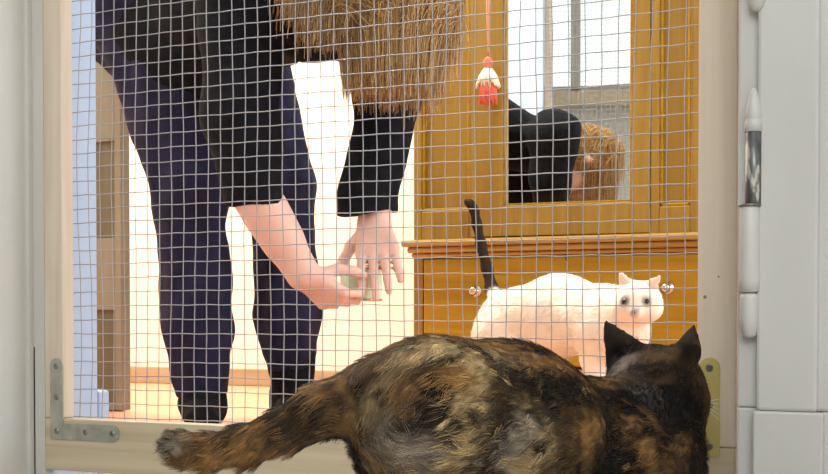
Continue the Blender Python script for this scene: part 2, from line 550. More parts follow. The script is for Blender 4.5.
def bracket(corner, sx, m, arm, w, up):
    x, z = corner
    y0, y1 = -0.0222, -0.0200
    bm = bmesh.new()
    cx = lambda v: x + sx * v
    outer = [(cx(0), z), (cx(0), z + up - w / 2)]
    for a in range(0, 181, 20):
        t = math.radians(180 - a)
        outer.append((cx(w / 2 + w / 2 * math.cos(t)), z + up - w / 2 + w / 2 * math.sin(t)))
    outer += [(cx(w), z + w)]
    outer += [(cx(arm - w / 2), z + w)]
    for a in range(0, 181, 20):
        t = math.radians(90 - a)
        outer.append((cx(arm - w / 2 + w / 2 * math.cos(t)), z + w / 2 + w / 2 * math.sin(t)))
    lo = [bm.verts.new((p[0], y0, p[1])) for p in outer]
    hi = [bm.verts.new((p[0], y1, p[1])) for p in outer]
    n = len(outer)
    bm.faces.new(lo)
    bm.faces.new(hi[::-1])
    for i in range(n):
        bm.faces.new((lo[i], lo[(i + 1) % n], hi[(i + 1) % n], hi[i]))
    bmesh.ops.triangulate(bm, faces=[f for f in bm.faces if len(f.verts) > 4])
    o = from_bm('corner_bracket', bm, m, gate)
    for (u, v) in ((w / 2, up - w / 2), (w / 2, up * 0.52), (w / 2, w * 0.5), (arm * 0.52, w / 2), (arm - w / 2, w / 2)):
        b2 = bmesh.new()
        add_lathe(b2, (cx(u), y0, z + v), [(0.0036, -0.0004), (0.0036, 0.0004), (0.0026, 0.0011), (0.0010, 0.0011), (0.0009, 0.0005)], 14, 'Y')
        from_bm('screw', b2, M['screw'], o, False)
    return o


c = at(51, 438.5, -0.021)
b1 = bracket((c.x, c.z), 1, M['zinc'], 0.098, 0.0185, 0.093)
b1['label'] = 'dull grey corner plate with five screws'
c = at(719.5, 457, -0.021)
b2 = bracket((c.x, c.z), -1, M['brass'], 0.098, 0.0185, 0.089)
b2['label'] = 'yellowish brass-coloured corner plate'

# ================================================================== HINGE on the right jamb
hinge = empty('door_hinge', 'slim barrel hinge with pointed tip, white paint flaked off its metal pin, right of gate', 'hinge')
hc = at(749.5, 205, -0.118)
hx, hy = hc.x, -0.1165
zz = lambda py: at(749, py, -0.1165).z
rk = 0.0082


def lathe_part(name, prof, m):
    bm = bmesh.new()
    add_lathe(bm, (hx + (0.0028 if name in ('finial', 'pin') else 0), hy, 0), prof, 24)
    return from_bm(name, bm, m, hinge, True)


lathe_part('finial', [(0.0035, zz(134)), (0.0072, zz(132)), (0.0074, zz(122)), (0.0064, zz(120)), (0.0072, zz(118)), (0.006, zz(108)), (0.0038, zz(96)), (0.0016, zz(89)), (0.0005, zz(88))], M['white_paint'])
lathe_part('pin', [(0.0055, zz(206)), (0.0066, zz(205)), (0.0066, zz(131)), (0.005, zz(130))], M['chrome'])
lathe_part('washer', [(0.006, zz(206.5)), (0.0096, zz(206.3)), (0.0096, zz(204.6)), (0.006, zz(204.4))], M['screw'])
lathe_part('knuckle', [(0.004, zz(293)), (0.008, zz(291)), (rk + 0.0004, zz(280)), (rk, zz(250)), (rk, zz(209)), (0.0075, zz(206.5)), (0.004, zz(206))], M['white_paint'])
lathe_part('lower_knuckle', [(0.003, zz(338)), (0.0058, zz(335)), (0.0074, zz(318)), (0.0076, zz(298)), (0.0068, zz(294)), (0.004, zz(293.4))], M['white_paint'])
boxes('leaf_plate', [((hx - 0.004, -0.1155, zz(288)), (hx + 0.012, -0.1065, zz(128)))], M['white_paint'], hinge, 0.0015)
# lower end of the next hinge up on the same jamb
hinge2 = empty('door_hinge', 'rounded lower tip of a white barrel hinge at the top edge, above the flaked one', 'hinge')
bm = bmesh.new()
z0 = zz(13)
add_lathe(bm, (hx + 0.005, hy, 0), [(0.002, z0), (0.0055, z0 + 0.003), (0.0072, z0 + 0.009), (0.0075, z0 + 0.03), (0.0075, z0 + 0.09), (0.004, z0 + 0.095)], 24)
from_bm('knuckle', bm, M['white_paint'], hinge2, True)
boxes('leaf_plate', [((hx + 0.0, -0.1155, z0 + 0.006), (hx + 0.012, -0.1065, z0 + 0.09))], M['white_paint'], hinge2, 0.0015)

# ================================================================== WARDROBE
WF = 1.50                                      # front face
war = empty('wardrobe', 'honey-coloured wooden wardrobe with a mirrored door above a deep drawer', 'wardrobe')
wl, wr = at(413.5, 240, WF).x, at(742, 240, WF).x
zl = lambda px, py: at(px, py, WF).z
xl = lambda px: at(px, 240, WF).x
LZ = zl(440, 240)                              # ledge height
DT = LZ - 0.038
boxes('carcass', [((wl, WF + 0.02, 0.05), (wl + 0.02, BACK - 0.005, 1.86)), ((wr - 0.02, WF + 0.02, 0.05), (wr, BACK - 0.005, 1.86)),
                  ((wl, BACK - 0.02, 0.05), (wr, BACK - 0.005, 1.86)), ((wl, WF + 0.02, 0.05), (wr, BACK - 0.005, 0.08)),
                  ((wl, WF + 0.02, DT), (wr, BACK - 0.005, LZ)), ((wl, WF + 0.02, 1.84), (wr, BACK - 0.005, 1.86)),
                  ((wl, WF, 0.05), (wl + 0.024, WF + 0.03, DT)), ((wr - 0.024, WF, 0.05), (wr, WF + 0.03, DT)),
                  ((wl, WF, 0.05), (wr, WF + 0.03, 0.085))], M['oak_v'], war, 0.002)
boxes('ledge_moulding', [((wl - 0.02, WF - 0.03, LZ - 0.016), (wr + 0.02, WF + 0.05, LZ)), ((wl - 0.01, WF - 0.018, LZ - 0.03), (wr + 0.01, WF + 0.05, LZ - 0.016)),
                         ((wl - 0.004, WF - 0.008, LZ - 0.04), (wr + 0.004, WF + 0.05, LZ - 0.03))], M['oak_gloss'], war, 0.005)
boxes('cornice', [((wl - 0.03, WF - 0.04, 1.9), (wr + 0.03, BACK - 0.005, 1.95)), ((wl - 0.015, WF - 0.02, 1.86), (wr + 0.015, BACK - 0.005, 1.9))], M['oak_h'], war, 0.006)
for x in (wl + 0.002, wr - 0.062):
    for y in (WF + 0.005, BACK - 0.075):
        boxes('foot', [((x, y, 0), (x + 0.06, y + 0.06, 0.05))], M['oak_v'], war, 0.006)
dr = boxes('drawer', [((wl + 0.027, WF - 0.004, 0.09), (wr - 0.027, WF + 0.02, DT - 0.006))], M['oak_h'], war, 0.004)
for px, py in ((475, 291), (667, 288)):
    p = at(px, py, WF - 0.01)
    bm = bmesh.new()
    add_lathe(bm, (p.x, WF - 0.004, p.z), [(0.014, 0), (0.013, 0.002), (0.006, 0.004), (0.005, 0.012), (0.010, 0.016), (0.011, 0.022), (0.006, 0.027), (0.001, 0.028)], 18, 'Y')
    from_bm('drawer_knob', bm, M['silver'], dr, True)
p = at(567, 252, WF)
bm = bmesh.new()
add_lathe(bm, (p.x, WF - 0.004, p.z - 0.004), [(0.005, 0), (0.0048, 0.0012), (0.001, 0.0013)], 14, 'Y')
bbox(bm, (p.x - 0.002, WF - 0.0053, p.z - 0.018), (p.x + 0.002, WF - 0.004, p.z - 0.004))
from_bm('keyhole', bm, M['dark'], dr)
TZ = 1.84
B0 = zl(440, 234) + 0.0
# fixed side panels, each a frame with a sunk field


def side_panel(x0, x1, zb, sl_, sr_):
    o = boxes('side_panel', [((x0, WF, LZ), (x0 + sl_, WF + 0.02, TZ)), ((x1 - sr_, WF, LZ), (x1, WF + 0.02, TZ)),
                             ((x0 + sl_, WF, LZ), (x1 - sr_, WF + 0.02, zb)), ((x0 + sl_, WF, TZ - 0.07), (x1 - sr_, WF + 0.02, TZ)),
                             ((x0 + sl_, WF + 0.012, zb), (x1 - sr_, WF + 0.02, TZ - 0.07))], M['oak_v'], war, 0.0025)
    boxes('bead', [((x0 + sl_, WF + 0.003, zb), (x0 + sl_ + 0.007, WF + 0.013, TZ - 0.07)), ((x1 - sr_ - 0.007, WF + 0.003, zb), (x1 - sr_, WF + 0.013, TZ - 0.07)),
                   ((x0 + sl_, WF + 0.003, zb), (x1 - sr_, WF + 0.013, zb + 0.007))], M['oak_h'], o, 0.002)
    return o


side_panel(wl, xl(474), zl(440, 211), xl(421.5) - wl, xl(474) - xl(469))
side_panel(xl(650), wr, zl(670, 206), xl(659) - xl(650), wr - xl(690))
# mirror door
dx0, dx1 = xl(474) + 0.002, xl(650) - 0.002
mx0, mx1, mz0, mz1 = xl(505), xl(632.5), zl(568, 204), 1.72
door = boxes('door', [((dx0, WF - 0.002, LZ + 0.003), (mx0, WF + 0.02, TZ)), ((mx1, WF - 0.002, LZ + 0.003), (dx1, WF + 0.02, TZ)),
                      ((mx0, WF - 0.002, LZ + 0.003), (mx1, WF + 0.02, mz0)), ((mx0, WF - 0.002, mz1), (mx1, WF + 0.02, TZ))], M['oak_v'], war, 0.002)
AJAR = math.radians(-3.5)                      # the door hangs slightly open, hinged at its right edge
MT = math.radians(-4.5)                        # and the old glass sits a little askew in its rebate
HNG = Vector((dx1, WF + 0.02, 0))
bm = bmesh.new()
mc = Vector(((mx0 + mx1) / 2, WF + 0.024, (mz0 + mz1) / 2))
bbox(bm, (-(mx1 - mx0) / 2 - 0.004, 0, mz0 - mc.z - 0.004), ((mx1 - mx0) / 2 + 0.004, 0.004, mz1 - mc.z + 0.004))
bmesh.ops.rotate(bm, verts=bm.verts, cent=(0, 0, 0), matrix=Matrix.Rotation(-MT, 3, 'Z'))
bmesh.ops.translate(bm, verts=bm.verts, vec=mc)
from_bm('mirror', bm, M['mirror'], door)
bx = 0.008
boxes('mirror_bead', [((mx0 - 0.001, WF + 0.004, mz0), (mx0 + bx, WF + 0.012, mz1)), ((mx1 - bx, WF + 0.004, mz0), (mx1 + 0.001, WF + 0.012, mz1)),
                      ((mx0, WF + 0.004, mz0 - 0.001), (mx1, WF + 0.012, mz0 + bx * 0.6))], M['oak_h'], door, 0.001)
boxes('backing', [((mx0 - 0.02, WF + 0.045, mz0 - 0.02), (mx1 + 0.02, WF + 0.05, mz1 + 0.02))], M['oak_v'], door)
kx, kzz = xl(488), 1.02
bm = bmesh.new()
add_lathe(bm, (kx, WF - 0.002, kzz), [(0.010, 0), (0.009, 0.002), (0.003, 0.003), (0.003, 0.02), (0.001, 0.021)], 14, 'Y')
bbox(bm, (kx - 0.003, WF - 0.034, kzz - 0.010), (kx + 0.003, WF - 0.022, kzz + 0.010), 0.002)
from_bm('key', bm, M['silver'], door)
RD = Matrix.Translation(HNG) @ Matrix.Rotation(-AJAR, 4, 'Z') @ Matrix.Translation(-HNG)
for o in [door] + list(door.children):
    o.data.transform(RD)
kp = RD @ Vector((kx, WF - 0.028, kzz))

# ---- ornament hanging from the key
orn = empty('hanging_ornament', 'coral and cream wool tassel hanging on a pink cord from the wardrobe key', 'ornament')
oy = kp.y - 0.002
kx = at(488, 90, oy).x
oz = lambda py: at(488, py, oy).z
bm = bmesh.new()
add_tube(bm, [(kx - 0.004, oy, kzz - 0.006), (kx - 0.003, oy, kzz - 0.12), (kx, oy, oz(52))], 0.0022, 8)
add_tube(bm, [(kx + 0.004, oy, kzz - 0.006), (kx + 0.003, oy, kzz - 0.12), (kx, oy, oz(52))], 0.0022, 8)
from_bm('cord', bm, M['pink'], orn, True)
bm = bmesh.new()
add_lathe(bm, (kx, oy, 0), [(0.004, oz(57)), (0.010, oz(60)), (0.011, oz(64)), (0.007, oz(68)), (0.004, oz(70))], 18)
from_bm('bead', bm, M['red'], orn, True)


def skirt(name, z0, z1, r0, r1, m, yo):
    bm = bmesh.new()
    for k in range(26):
        a = 2 * math.pi * k / 26
        ca, sa = math.cos(a), math.sin(a)
        j = random.uniform(-0.006, 0.006)
        add_tube(bm, [(kx + ca * r0, oy + sa * r0 * 0.8, z0), (kx + ca * (r0 + r1) * 0.55, oy + sa * (r0 + r1) * 0.42, (z0 + z1) / 2),
                      (kx + ca * r1, oy + sa * r1 * 0.55, z1 + j)], [0.003, 0.0038, 0.002], 6)
    return from_bm(name, bm, m, orn, True)


skirt('collar', oz(68), oz(86), 0.006, 0.028, M['white_wool'], 0)
skirt('skirt', oz(68), oz(103), 0.007, 0.021, M['red'], 0)

# ================================================================== TAN PANELLED BOARD at the left of the hall
ty = 0.99
scr = empty('panelled_door_leaf', 'tan wooden leaf with brown sunk panels, standing open at the left behind the jamb', 'door leaf')
tx1 = at(130, 240, ty + 0.03).x
tr0, tr1 = at(98, 240, ty).x - 0.10, at(114.5, 240, ty).x
zt = lambda py: at(110, py, ty).z
rows = [max(zt(403), 0.014), zt(310), zt(238), zt(141), zt(60), zt(-40), zt(-120), zt(-230)]
lst = [((tr1, ty, 0.002), (tx1, ty + 0.03, 1.98)), ((tr0 - 0.09, ty, 0.002), (tr0, ty + 0.03, 1.98))]
edges = [0.002] + rows + [1.98]
for i in range(0, len(edges), 2):
    lst.append(((tr0, ty, edges[i]), (tr1, ty + 0.03, edges[i + 1])))
boxes('frame', lst, M['tan'], scr, 0.0015)
for i in range(1, len(edges) - 1, 2):
    boxes('sunk_panel', [((tr0 - 0.002, ty + 0.012, edges[i] - 0.002), (tr1 + 0.002, ty + 0.026, edges[i + 1] + 0.002))], M['tan_recess'], scr)

# ================================================================== TORTOISESHELL CAT
A = np.array


def P3(px, py, Y):
    return A(at(px, py, Y))


R0, R1, R2, R3 = P3(434, 424, -0.365), P3(502, 440, -0.28), P3(588, 461, -0.19), P3(634, 466, -0.15)
HD = P3(655, 388, -0.112)
fl = Field((-0.72, -0.62, -0.01), (-0.12, -0.015, 0.30), 0.0042)
fl.chain([R0, R1, R2, R3], [0.056, 0.067, 0.056, 0.046], 0.03)
fl.ell(R0 + A((0.0, 0.01, -0.003)), (0.049, 0.062, 0.053), 0.03)
fl.cone(R1 + A((0, 0, -0.025)), R2 + A((0, 0, -0.02)), 0.055, 0.045, 0.03)
fl.cone(R2 + A((0.01, 0.01, 0.01)), HD + A((0, -0.012, -0.012)), 0.046, 0.034, 0.025)
fl.cone(HD + A((0.002, -0.01, -0.02)), P3(658, 470, -0.14), 0.032, 0.036, 0.02)
fl.cone(P3(668, 425, -0.13), P3(655, 474, -0.145), 0.024, 0.03, 0.02)
sr = A((math.cos(YAW), math.sin(YAW), 0))           # across the cat's line of sight
fwd = unit(HD - R2)
fwd[2] = 0
fwd = unit(fwd * 0.4 + A((0.25, 1.0, 0)) * 0.6)
hs = A((fwd[1], -fwd[0], 0))
fl.ell(HD, (0.0425, 0.040, 0.037), 0.012)
fl.cone(HD + fwd * 0.022 - A((0, 0, 0.008)), HD + fwd * 0.046 - A((0, 0, 0.014)), 0.020, 0.012, 0.012)
fl.ell(HD + hs * 0.022 - A((0, 0, 0.012)), (0.024, 0.022, 0.02), 0.012)
fl.ell(HD - hs * 0.022 - A((0, 0, 0.012)), (0.024, 0.022, 0.02), 0.012)
ears = []
for (bx, by, tx, tyy, s) in ((624, 354, 604, 320, -1), (687, 352, 694, 325, 1)):
    eb, et = P3(bx, by, -0.118), P3(tx, tyy, -0.105)
    fl.cone(eb, et, 0.0180, 0.0030, 0.006, (fwd * 0.9 + hs * s * 0.35, 0.46))
    ears.append((eb, et))
# legs
side = unit(np.cross(R1 - R0, A((0, 0, 1.0))))       # the cat's right-hand side
legsegs = []
for s, dy in ((-1, 0.0), (1, 0.03)):
    h0 = R0 + side * s * 0.020 + A((0.012, 0.03, -0.02))
    knee = h0 + unit(R1 - R0) * 0.045 + side * s * 0.012 + A((0, 0, -0.052))
    hock = h0 - unit(R1 - R0) * 0.012 + side * s * 0.010 + A((0, 0, -0.062))
    hock[2] = 0.045
    knee[2] = 0.062
    paw = hock + unit(R1 - R0) * 0.012
    paw[2] = 0.012
    toe = paw + unit(R1 - R0) * 0.035
    fl.chain([h0, knee], [0.036, 0.022], 0.015)
    fl.chain([knee, hock, paw, toe], [0.020, 0.0125, 0.011, 0.012], 0.01)
    legsegs += [(h0, knee), (knee, hock), (hock, paw)]
    s0 = R2 + side * s * 0.028 + A((0.01, 0.012, -0.02))
    elb = s0 + A((-0.005, -0.02, 0))
    elb[2] = 0.062
    wr_ = elb + A((0.01, 0.02, 0))
    wr_[2] = 0.024
    pw = wr_ + A((0.003, 0.008, 0))
    pw[2] = 0.011
    fl.chain([s0, elb], [0.034, 0.019], 0.02)
    fl.chain([elb, wr_, pw, pw + fwd * 0.02], [0.016, 0.011, 0.011, 0.011], 0.01)
    legsegs += [(s0, elb), (elb, wr_)]
tailp = [P3(376, 396, -0.385), P3(325, 410, -0.415), P3(285, 430, -0.42), P3(245, 446, -0.42), P3(208, 452, -0.415), P3(184, 450, -0.41), P3(172, 443, -0.405)]
fl.chain(tailp, [0.026, 0.0165, 0.0135, 0.0125, 0.0115, 0.0105, 0.0085], 0.012)
V, Q = fl.mesh()
N = vnormals(V, Q)
camv = A(CAM)


def hit(px, py):
    """nearest coat point seen at a pixel, to place a coat patch on the body"""
    d = CR @ Vector(((px - 414.0) / FPX, (237.0 - py) / FPX + SHIFT * 828.0 / FPX, -1.0))
    d = unit(A(d))
    w = V - camv
    t = w @ d
    off = np.linalg.norm(w - t[:, None] * d, axis=1)
    ok = np.where(off < 0.006)[0]
    if len(ok) == 0:
        return V[np.argmin(off)]
    return V[ok[np.argmin(t[ok])]]


BLK, DBR, BRN, OCH, TAN_, GRY = (A(rgb(*c)[:3]) for c in ((19, 15, 12), (46, 36, 27), (98, 75, 48), (158, 118, 70), (196, 168, 122), (158, 146, 130)))
patches = [  # pixel of the patch, radius (m), colour, strength
    ((365, 360), .030, BRN, .8), ((395, 352), .026, BRN, .9), ((420, 345), .020, TAN_, .6), ((345, 388), .022, DBR, .8),
    ((455, 342), .022, TAN_, .8), ((480, 360), .022, TAN_, .95), ((478, 395), .022, TAN_, .9), ((470, 425), .022, TAN_, .9), ((452, 455), .024, TAN_, .8), ((500, 345), .018, TAN_, .8),
    ((405, 385), .016, OCH, .8), ((395, 412), .016, BRN, .8), ((425, 372), .014, BLK, .8), ((432, 400), .018, BLK, .95), ((425, 432), .022, BLK, .9), ((440, 380), .013, BLK, .8),
    ((372, 430), .016, GRY, .4), ((383, 455), .020, GRY, .55), ((402, 464), .014, GRY, .5), ((355, 408), .018, DBR, .9), ((415, 470), .014, GRY, .4),
    ((365, 395), .016, TAN_, .5), ((385, 372), .014, TAN_, .5),
    ((520, 385), .020, DBR, .9), ((510, 420), .020, DBR, .9), ((505, 460), .022, DBR, .9), ((535, 352), .014, OCH, .9), ((555, 362), .013, OCH, .8), ((530, 400), .012, BRN, .7),
    ((545, 425), .018, TAN_, .9), ((538, 445), .018, GRY, .9), ((545, 465), .016, TAN_, .7),
    ((575, 392), .022, BLK, .95), ((560, 400), .020, BLK, .9), ((600, 380), .018, BLK, .95), ((585, 420), .015, BRN, .7), ((590, 445), .014, BRN, .8), ((600, 460), .012, DBR, .8),
    ((610, 405), .012, DBR, .6), ((655, 365), .016, BLK, .8), ((620, 395), .018, BLK, .9), ((690, 420), .02, BLK, .9), ((645, 415), .02, BLK, .9), ((650, 348), .013, BRN, .95), ((668, 350), .010, OCH, .6), ((615, 360), .009, GRY, .5), ((640, 395), .028, BLK, .95), ((680, 400), .024, BLK, .95), ((640, 440), .03, BLK, .9), ((670, 440), .02, BLK, .9), ((620, 470), .03, BLK, .7),
    ((640, 352), .010, BRN, .8), ((660, 348), .014, BRN, .9), ((625, 355), .009, GRY, .6), ((618, 362), .009, GRY, .6), ((690, 352), .010, DBR, .9), ((640, 370), .010, DBR, .9),
    ((172, 440), .013, GRY, .9), ((190, 452), .010, DBR, .5), ((300, 420), .014, BLK, .7), ((270, 436), .013, DBR, .8), ((240, 446), .012, DBR, .8), ((215, 450), .011, DBR, .7), ((325, 405), .016, DBR, .8)]
PC = [(hit(*p[0]), p[1], p[2], p[3]) for p in patches]


def coat(X):
    n1 = nz3(X, 26, 3.1)
    n2 = nz3(X, 60, 9.7)
    n3 = nz3(X * A((1, 1, 0.45)), 42, 5.2)
    n4 = nz3(X * A((1.0, 0.5, 1.6)), 95, 1.2)
    c = np.zeros((len(X), 3)) + DBR
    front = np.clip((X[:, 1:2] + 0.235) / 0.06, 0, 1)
    f = np.clip((n1 + 0.35 * n2) * 2.2 + 0.35 - 0.5 * front[:, 0], 0, 1)[:, None]
    c = c * (1 - f) + BRN * f
    f = np.clip((n3 - 0.06 - 0.22 * front[:, 0]) * 3.2, 0, 1)[:, None] * 0.85
    c = c * (1 - f) + OCH * f
    f = np.clip((-n1 - 0.12 + 0.3 * n2) * 3.2, 0, 1)[:, None]
    c = c * (1 - f) + BLK * f
    for (p, r, col, s) in PC:
        d = np.linalg.norm(X - p, axis=1) / (r * 0.95) + 0.9 * n2 + 0.8 * n3 + 0.8 * n4
        w = np.clip((1.1 - d) / 0.5, 0, 1)[:, None] * s * 0.92
        c = c * (1 - w) + col * w
    for eb, et in ears:
        w = np.clip((0.024 - np.linalg.norm(X - et * 0.75 - eb * 0.25, axis=1)) / 0.008, 0, 1)[:, None] * 0.9
        c = c * (1 - w) + A(rgb(52, 42, 34)[:3]) * w
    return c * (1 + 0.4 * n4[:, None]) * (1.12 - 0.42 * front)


tcol = coat(V)
cat1 = np_mesh('cat', V, Q, M['furskin'], None, tcol * 0.75)
tag(cat1, 'dark tortoiseshell cat seen from behind, pressing its head to the wire of the gate', 'cat')


def grow(V, Q, N, count, length, segs, colf, m, parent, lift=0.45, rad=0.00014, jitter=0.18, name='fur', clump=0.42, vary=1.0):
    P, n = sample(V, Q, N, count)
    S0 = A([s[0] for s in segs])
    S1 = A([s[1] for s in segs])
    SRr = A([s[2] for s in segs])
    best = np.full(len(P), 1e9)
    D = np.zeros_like(P)
    Lf = np.ones(len(P))
    for a, b, r, sc in zip(S0, S1, SRr, [s[3] for s in segs]):
        ba = b - a
        t = np.clip(((P - a) @ ba) / (ba @ ba), 0, 1)
        d = np.linalg.norm(P - a - t[:, None] * ba, axis=1) - r
        m_ = d < best
        best[m_] = d[m_]
        D[m_] = unit(ba)
        Lf[m_] = sc
    D = D - n * (D * n).sum(1, keepdims=True)
    D = unit(D + A((0, 0, -0.25)) + RNG.normal(size=P.shape) * jitter)
    D = unit(D - n * (D * n).sum(1, keepdims=True))
    L = length * Lf * RNG.uniform(0.6, 1.15, len(P))
    k = 5
    nc = max(20, count // 14)
    cen = RNG.choice(len(P), nc, replace=False)
    near = np.zeros(len(P), int)
    for i in range(0, len(P), 3000):
        d2 = ((P[i:i + 3000, None].astype(np.float32) - P[cen][None].astype(np.float32)) ** 2).sum(-1)
        near[i:i + 3000] = d2.argmin(1)
    ctone = 1 + vary * RNG.uniform(-0.5, 0.6, nc)[near][:, None]
    cjit = RNG.normal(size=(nc, 3))[near] * 0.22
    D = unit(D + cjit)
    D = unit(D - n * (D * n).sum(1, keepdims=True))
    pts = np.zeros((len(P), k, 3))
    cur = P - n * 0.001
    for i in range(k):
        pts[:, i] = cur
        tt = i / (k - 1)
        v = unit(D + n * (lift * (1 - 0.75 * tt)) + A((0, 0, -0.12)) * tt)
        cur = cur + v * (L / (k - 1))[:, None]
    own = cen[near]
    for i in range(1, k):
        tt = (i / (k - 1)) ** 1.3
        pts[:, i] += (pts[own, i] - pts[:, i]) * (clump * tt)
    along = RNG.normal(size=(nc, 1))[near] * 0.010 + RNG.normal(size=(len(P), 1)) * 0.005
    col = colf(P + D * along * vary + RNG.normal(size=P.shape) * 0.0012 * vary) * (1 + vary * RNG.uniform(-0.4, 0.5, (len(P), 1))) * ctone
    o = strands(name, pts, rad * RNG.uniform(0.7, 1.2, len(P)), np.clip(col, 0, 1), m, parent)
    o['kind'] = 'stuff'
    return o


segs = [(R3, R2, .046, .9), (R2, R1, .056, 1.0), (R1, R0, .067, 1.0), (HD + fwd * .03, HD - fwd * .02, .036, .5), (HD - fwd * .02, R2, .036, .8)]
segs += [(a, b, .02, .6) for a, b in legsegs]
segs += [(tailp[i], tailp[i + 1], .013, 1.0) for i in range(len(tailp) - 1)]
segs += [(a, b, .006, .13) for a, b in ears]
grow(V, Q, N, 90000, 0.0145, segs, coat, M['fur'], cat1, 0.30, 0.00016)
# whiskers and eyes on the far side of its head
for s in (-1, 1):
    bm = bmesh.new()
    bmesh.ops.create_uvsphere(bm, u_segments=14, v_segments=10, radius=0.0068, matrix=Matrix.Translation(Vector(HD + fwd * 0.032 + hs * s * 0.017 + A((0, 0, 0.002)))))
    from_bm('eye', bm, M['cat_eye'] if 'cat_eye' in M else M['eye'], cat1, True)
bm = bmesh.new()
for s in (-1, 1):
    for k in range(5):
        b = HD + fwd * 0.044 + hs * s * 0.010 - A((0, 0, 0.014 + 0.001 * k))
        add_tube(bm, [b, b + hs * s * 0.016 + fwd * 0.001 * k + A((0, 0, 0.003 * (k - 2))), b + hs * s * 0.03 - fwd * 0.004 + A((0, 0, 0.006 * (k - 2) - 0.003))], [0.0003, 0.00025, 0.0001], 4)
wk = from_bm('whiskers', bm, M['white_wool'], cat1, True)
wk['kind'] = 'stuff'

# ================================================================== WHITE CAT
Q0, Q1, Q2, Q3 = P3(512, 322, 1.12), P3(560, 315, 1.08), P3(606, 322, 1.02), P3(622, 330, 0.98)
WH = P3(638, 302, 0.92)
ff = Field((-1.25, 0.75, -0.01), (-0.40, 1.32, 0.46), 0.0052)
ff.chain([Q0, Q1, Q2, Q3], [0.064, 0.070, 0.060, 0.05], 0.03)
ff.cone(Q2, WH + A((-0.015, 0.03, -0.008)), 0.05, 0.034, 0.02)
wf = unit(camv - WH)
wf[2] = -0.12
wf = unit(wf + A((-0.12, 0, 0)))
ws = unit(np.cross(wf, A((0, 0, 1.0))))              # cat's right
wu = np.cross(ws, wf)
ff.ell(WH, (0.041, 0.04, 0.036), 0.012)
ff.ell(WH + ws * 0.020 - wu * 0.012 + wf * 0.012, (0.022, 0.022, 0.019), 0.012)
ff.ell(WH - ws * 0.020 - wu * 0.012 + wf * 0.012, (0.022, 0.022, 0.019), 0.012)
ff.cone(WH + wf * 0.025 - wu * 0.008, WH + wf * 0.043 - wu * 0.014, 0.018, 0.010, 0.01)
wears = []
for s, (tx, tyy) in ((1, (620, 274)), (-1, (659, 277))):
    eb, et = WH - ws * -s * 0.0, None
    et = P3(tx, tyy, 0.915)
    eb = WH + (et - WH) * 0.52 - wf * 0.002
    ff.cone(eb, et, 0.0155, 0.006, 0.008, (wf, 0.42))
    ff.cone(eb + wf * 0.009, et + wf * 0.008 + (eb - et) * 0.15, 0.011, 0.001, 0.003, (wf, 0.35), True)
    wears.append((eb, et))
wside = unit(np.cross(Q1 - Q0, A((0, 0, 1.0))))
wd = unit(A((Q1 - Q0)[:2].tolist() + [0]))
wlegs = []
for s in (-1, 1):
    h0 = Q0 + wside * s * 0.032 + A((0, 0, -0.03)) - wd * 0.005
    knee = h0 + wd * 0.055 + wside * s * 0.01
    knee[2] = 0.125
    hock = h0 - wd * 0.02 + wd * 0.02 * s
    hock[2] = 0.075
    paw = hock + wd * 0.012
    paw[2] = 0.013
    ff.chain([h0, knee], [0.052, 0.030], 0.025)
    ff.chain([knee, hock, paw, paw + wd * 0.035], [0.026, 0.015, 0.0135, 0.0135], 0.012)
    wlegs += [(h0, knee), (knee, hock), (hock, paw)]
    s0 = Q2 + wside * s * 0.03 + A((0, 0, -0.025)) + wd * 0.01
    elb = s0 - wd * 0.015
    elb[2] = 0.125
    wrist = elb + wd * (0.012 + 0.01 * s)
    wrist[2] = 0.05
    pw = wrist + wd * 0.004
    pw[2] = 0.0125
    ff.chain([s0, elb], [0.040, 0.023], 0.022)
    ff.chain([elb, wrist, pw, pw + wd * 0.022], [0.021, 0.014, 0.013, 0.0135], 0.012)
    wlegs += [(s0, elb), (elb, wrist)]
wt = [P3(500, 306, 1.16), P3(492, 290, 1.19), P3(487, 268, 1.20), P3(481, 245, 1.20), P3(477, 224, 1.19), P3(474.5, 211, 1.18), P3(471, 204, 1.175), P3(466, 201.5, 1.172)]
ff.chain(wt, [0.018, 0.0125, 0.0105, 0.0098, 0.009, 0.0078, 0.007, 0.0058], 0.012)
V2, Q2_ = ff.mesh()
N2 = vnormals(V2, Q2_)
WHITE, TAILC, PINK, SMK = (A(rgb(*c)[:3]) for c in ((242, 232, 216), (52, 40, 34), (236, 196, 178), (96, 92, 92)))
eye_c = [WH + wf * 0.034 + ws * s * 0.0175 + wu * 0.004 for s in (-1, 1)]
nose_c = WH + wf * 0.05 - wu * 0.010


def wcoat(X):
    c = np.zeros((len(X), 3)) + WHITE
    n2 = nz3(X, 45, 2.2)
    tl = np.full(len(X), 9.0)
    for i in range(1, len(wt) - 1):
        a, b = wt[i], wt[i + 1]
        ba = b - a
        t = np.clip(((X - a) @ ba) / (ba @ ba), 0, 1)
        tl = np.minimum(tl, np.linalg.norm(X - a - t[:, None] * ba, axis=1))
    w = np.clip((0.021 - tl) / 0.005, 0, 1)[:, None]
    c = c * (1 - w) + TAILC * w
    for eb, et in wears:
        m_ = et * 0.7 + eb * 0.3
        w = np.clip((0.022 - np.linalg.norm(X - m_, axis=1)) / 0.010, 0, 1)[:, None] * 0.9
        c = c * (1 - w) + PINK * w
    for e in eye_c:
        w = np.clip((0.0118 - np.linalg.norm(X - e, axis=1) + 0.003 * n2) / 0.006, 0, 1)[:, None] * 0.9
        c = c * (1 - w) + SMK * w
    w = np.clip((0.014 - np.linalg.norm(X - nose_c, axis=1)) / 0.008, 0, 1)[:, None] * 0.6
    c = c * (1 - w) + SMK * w
    return c


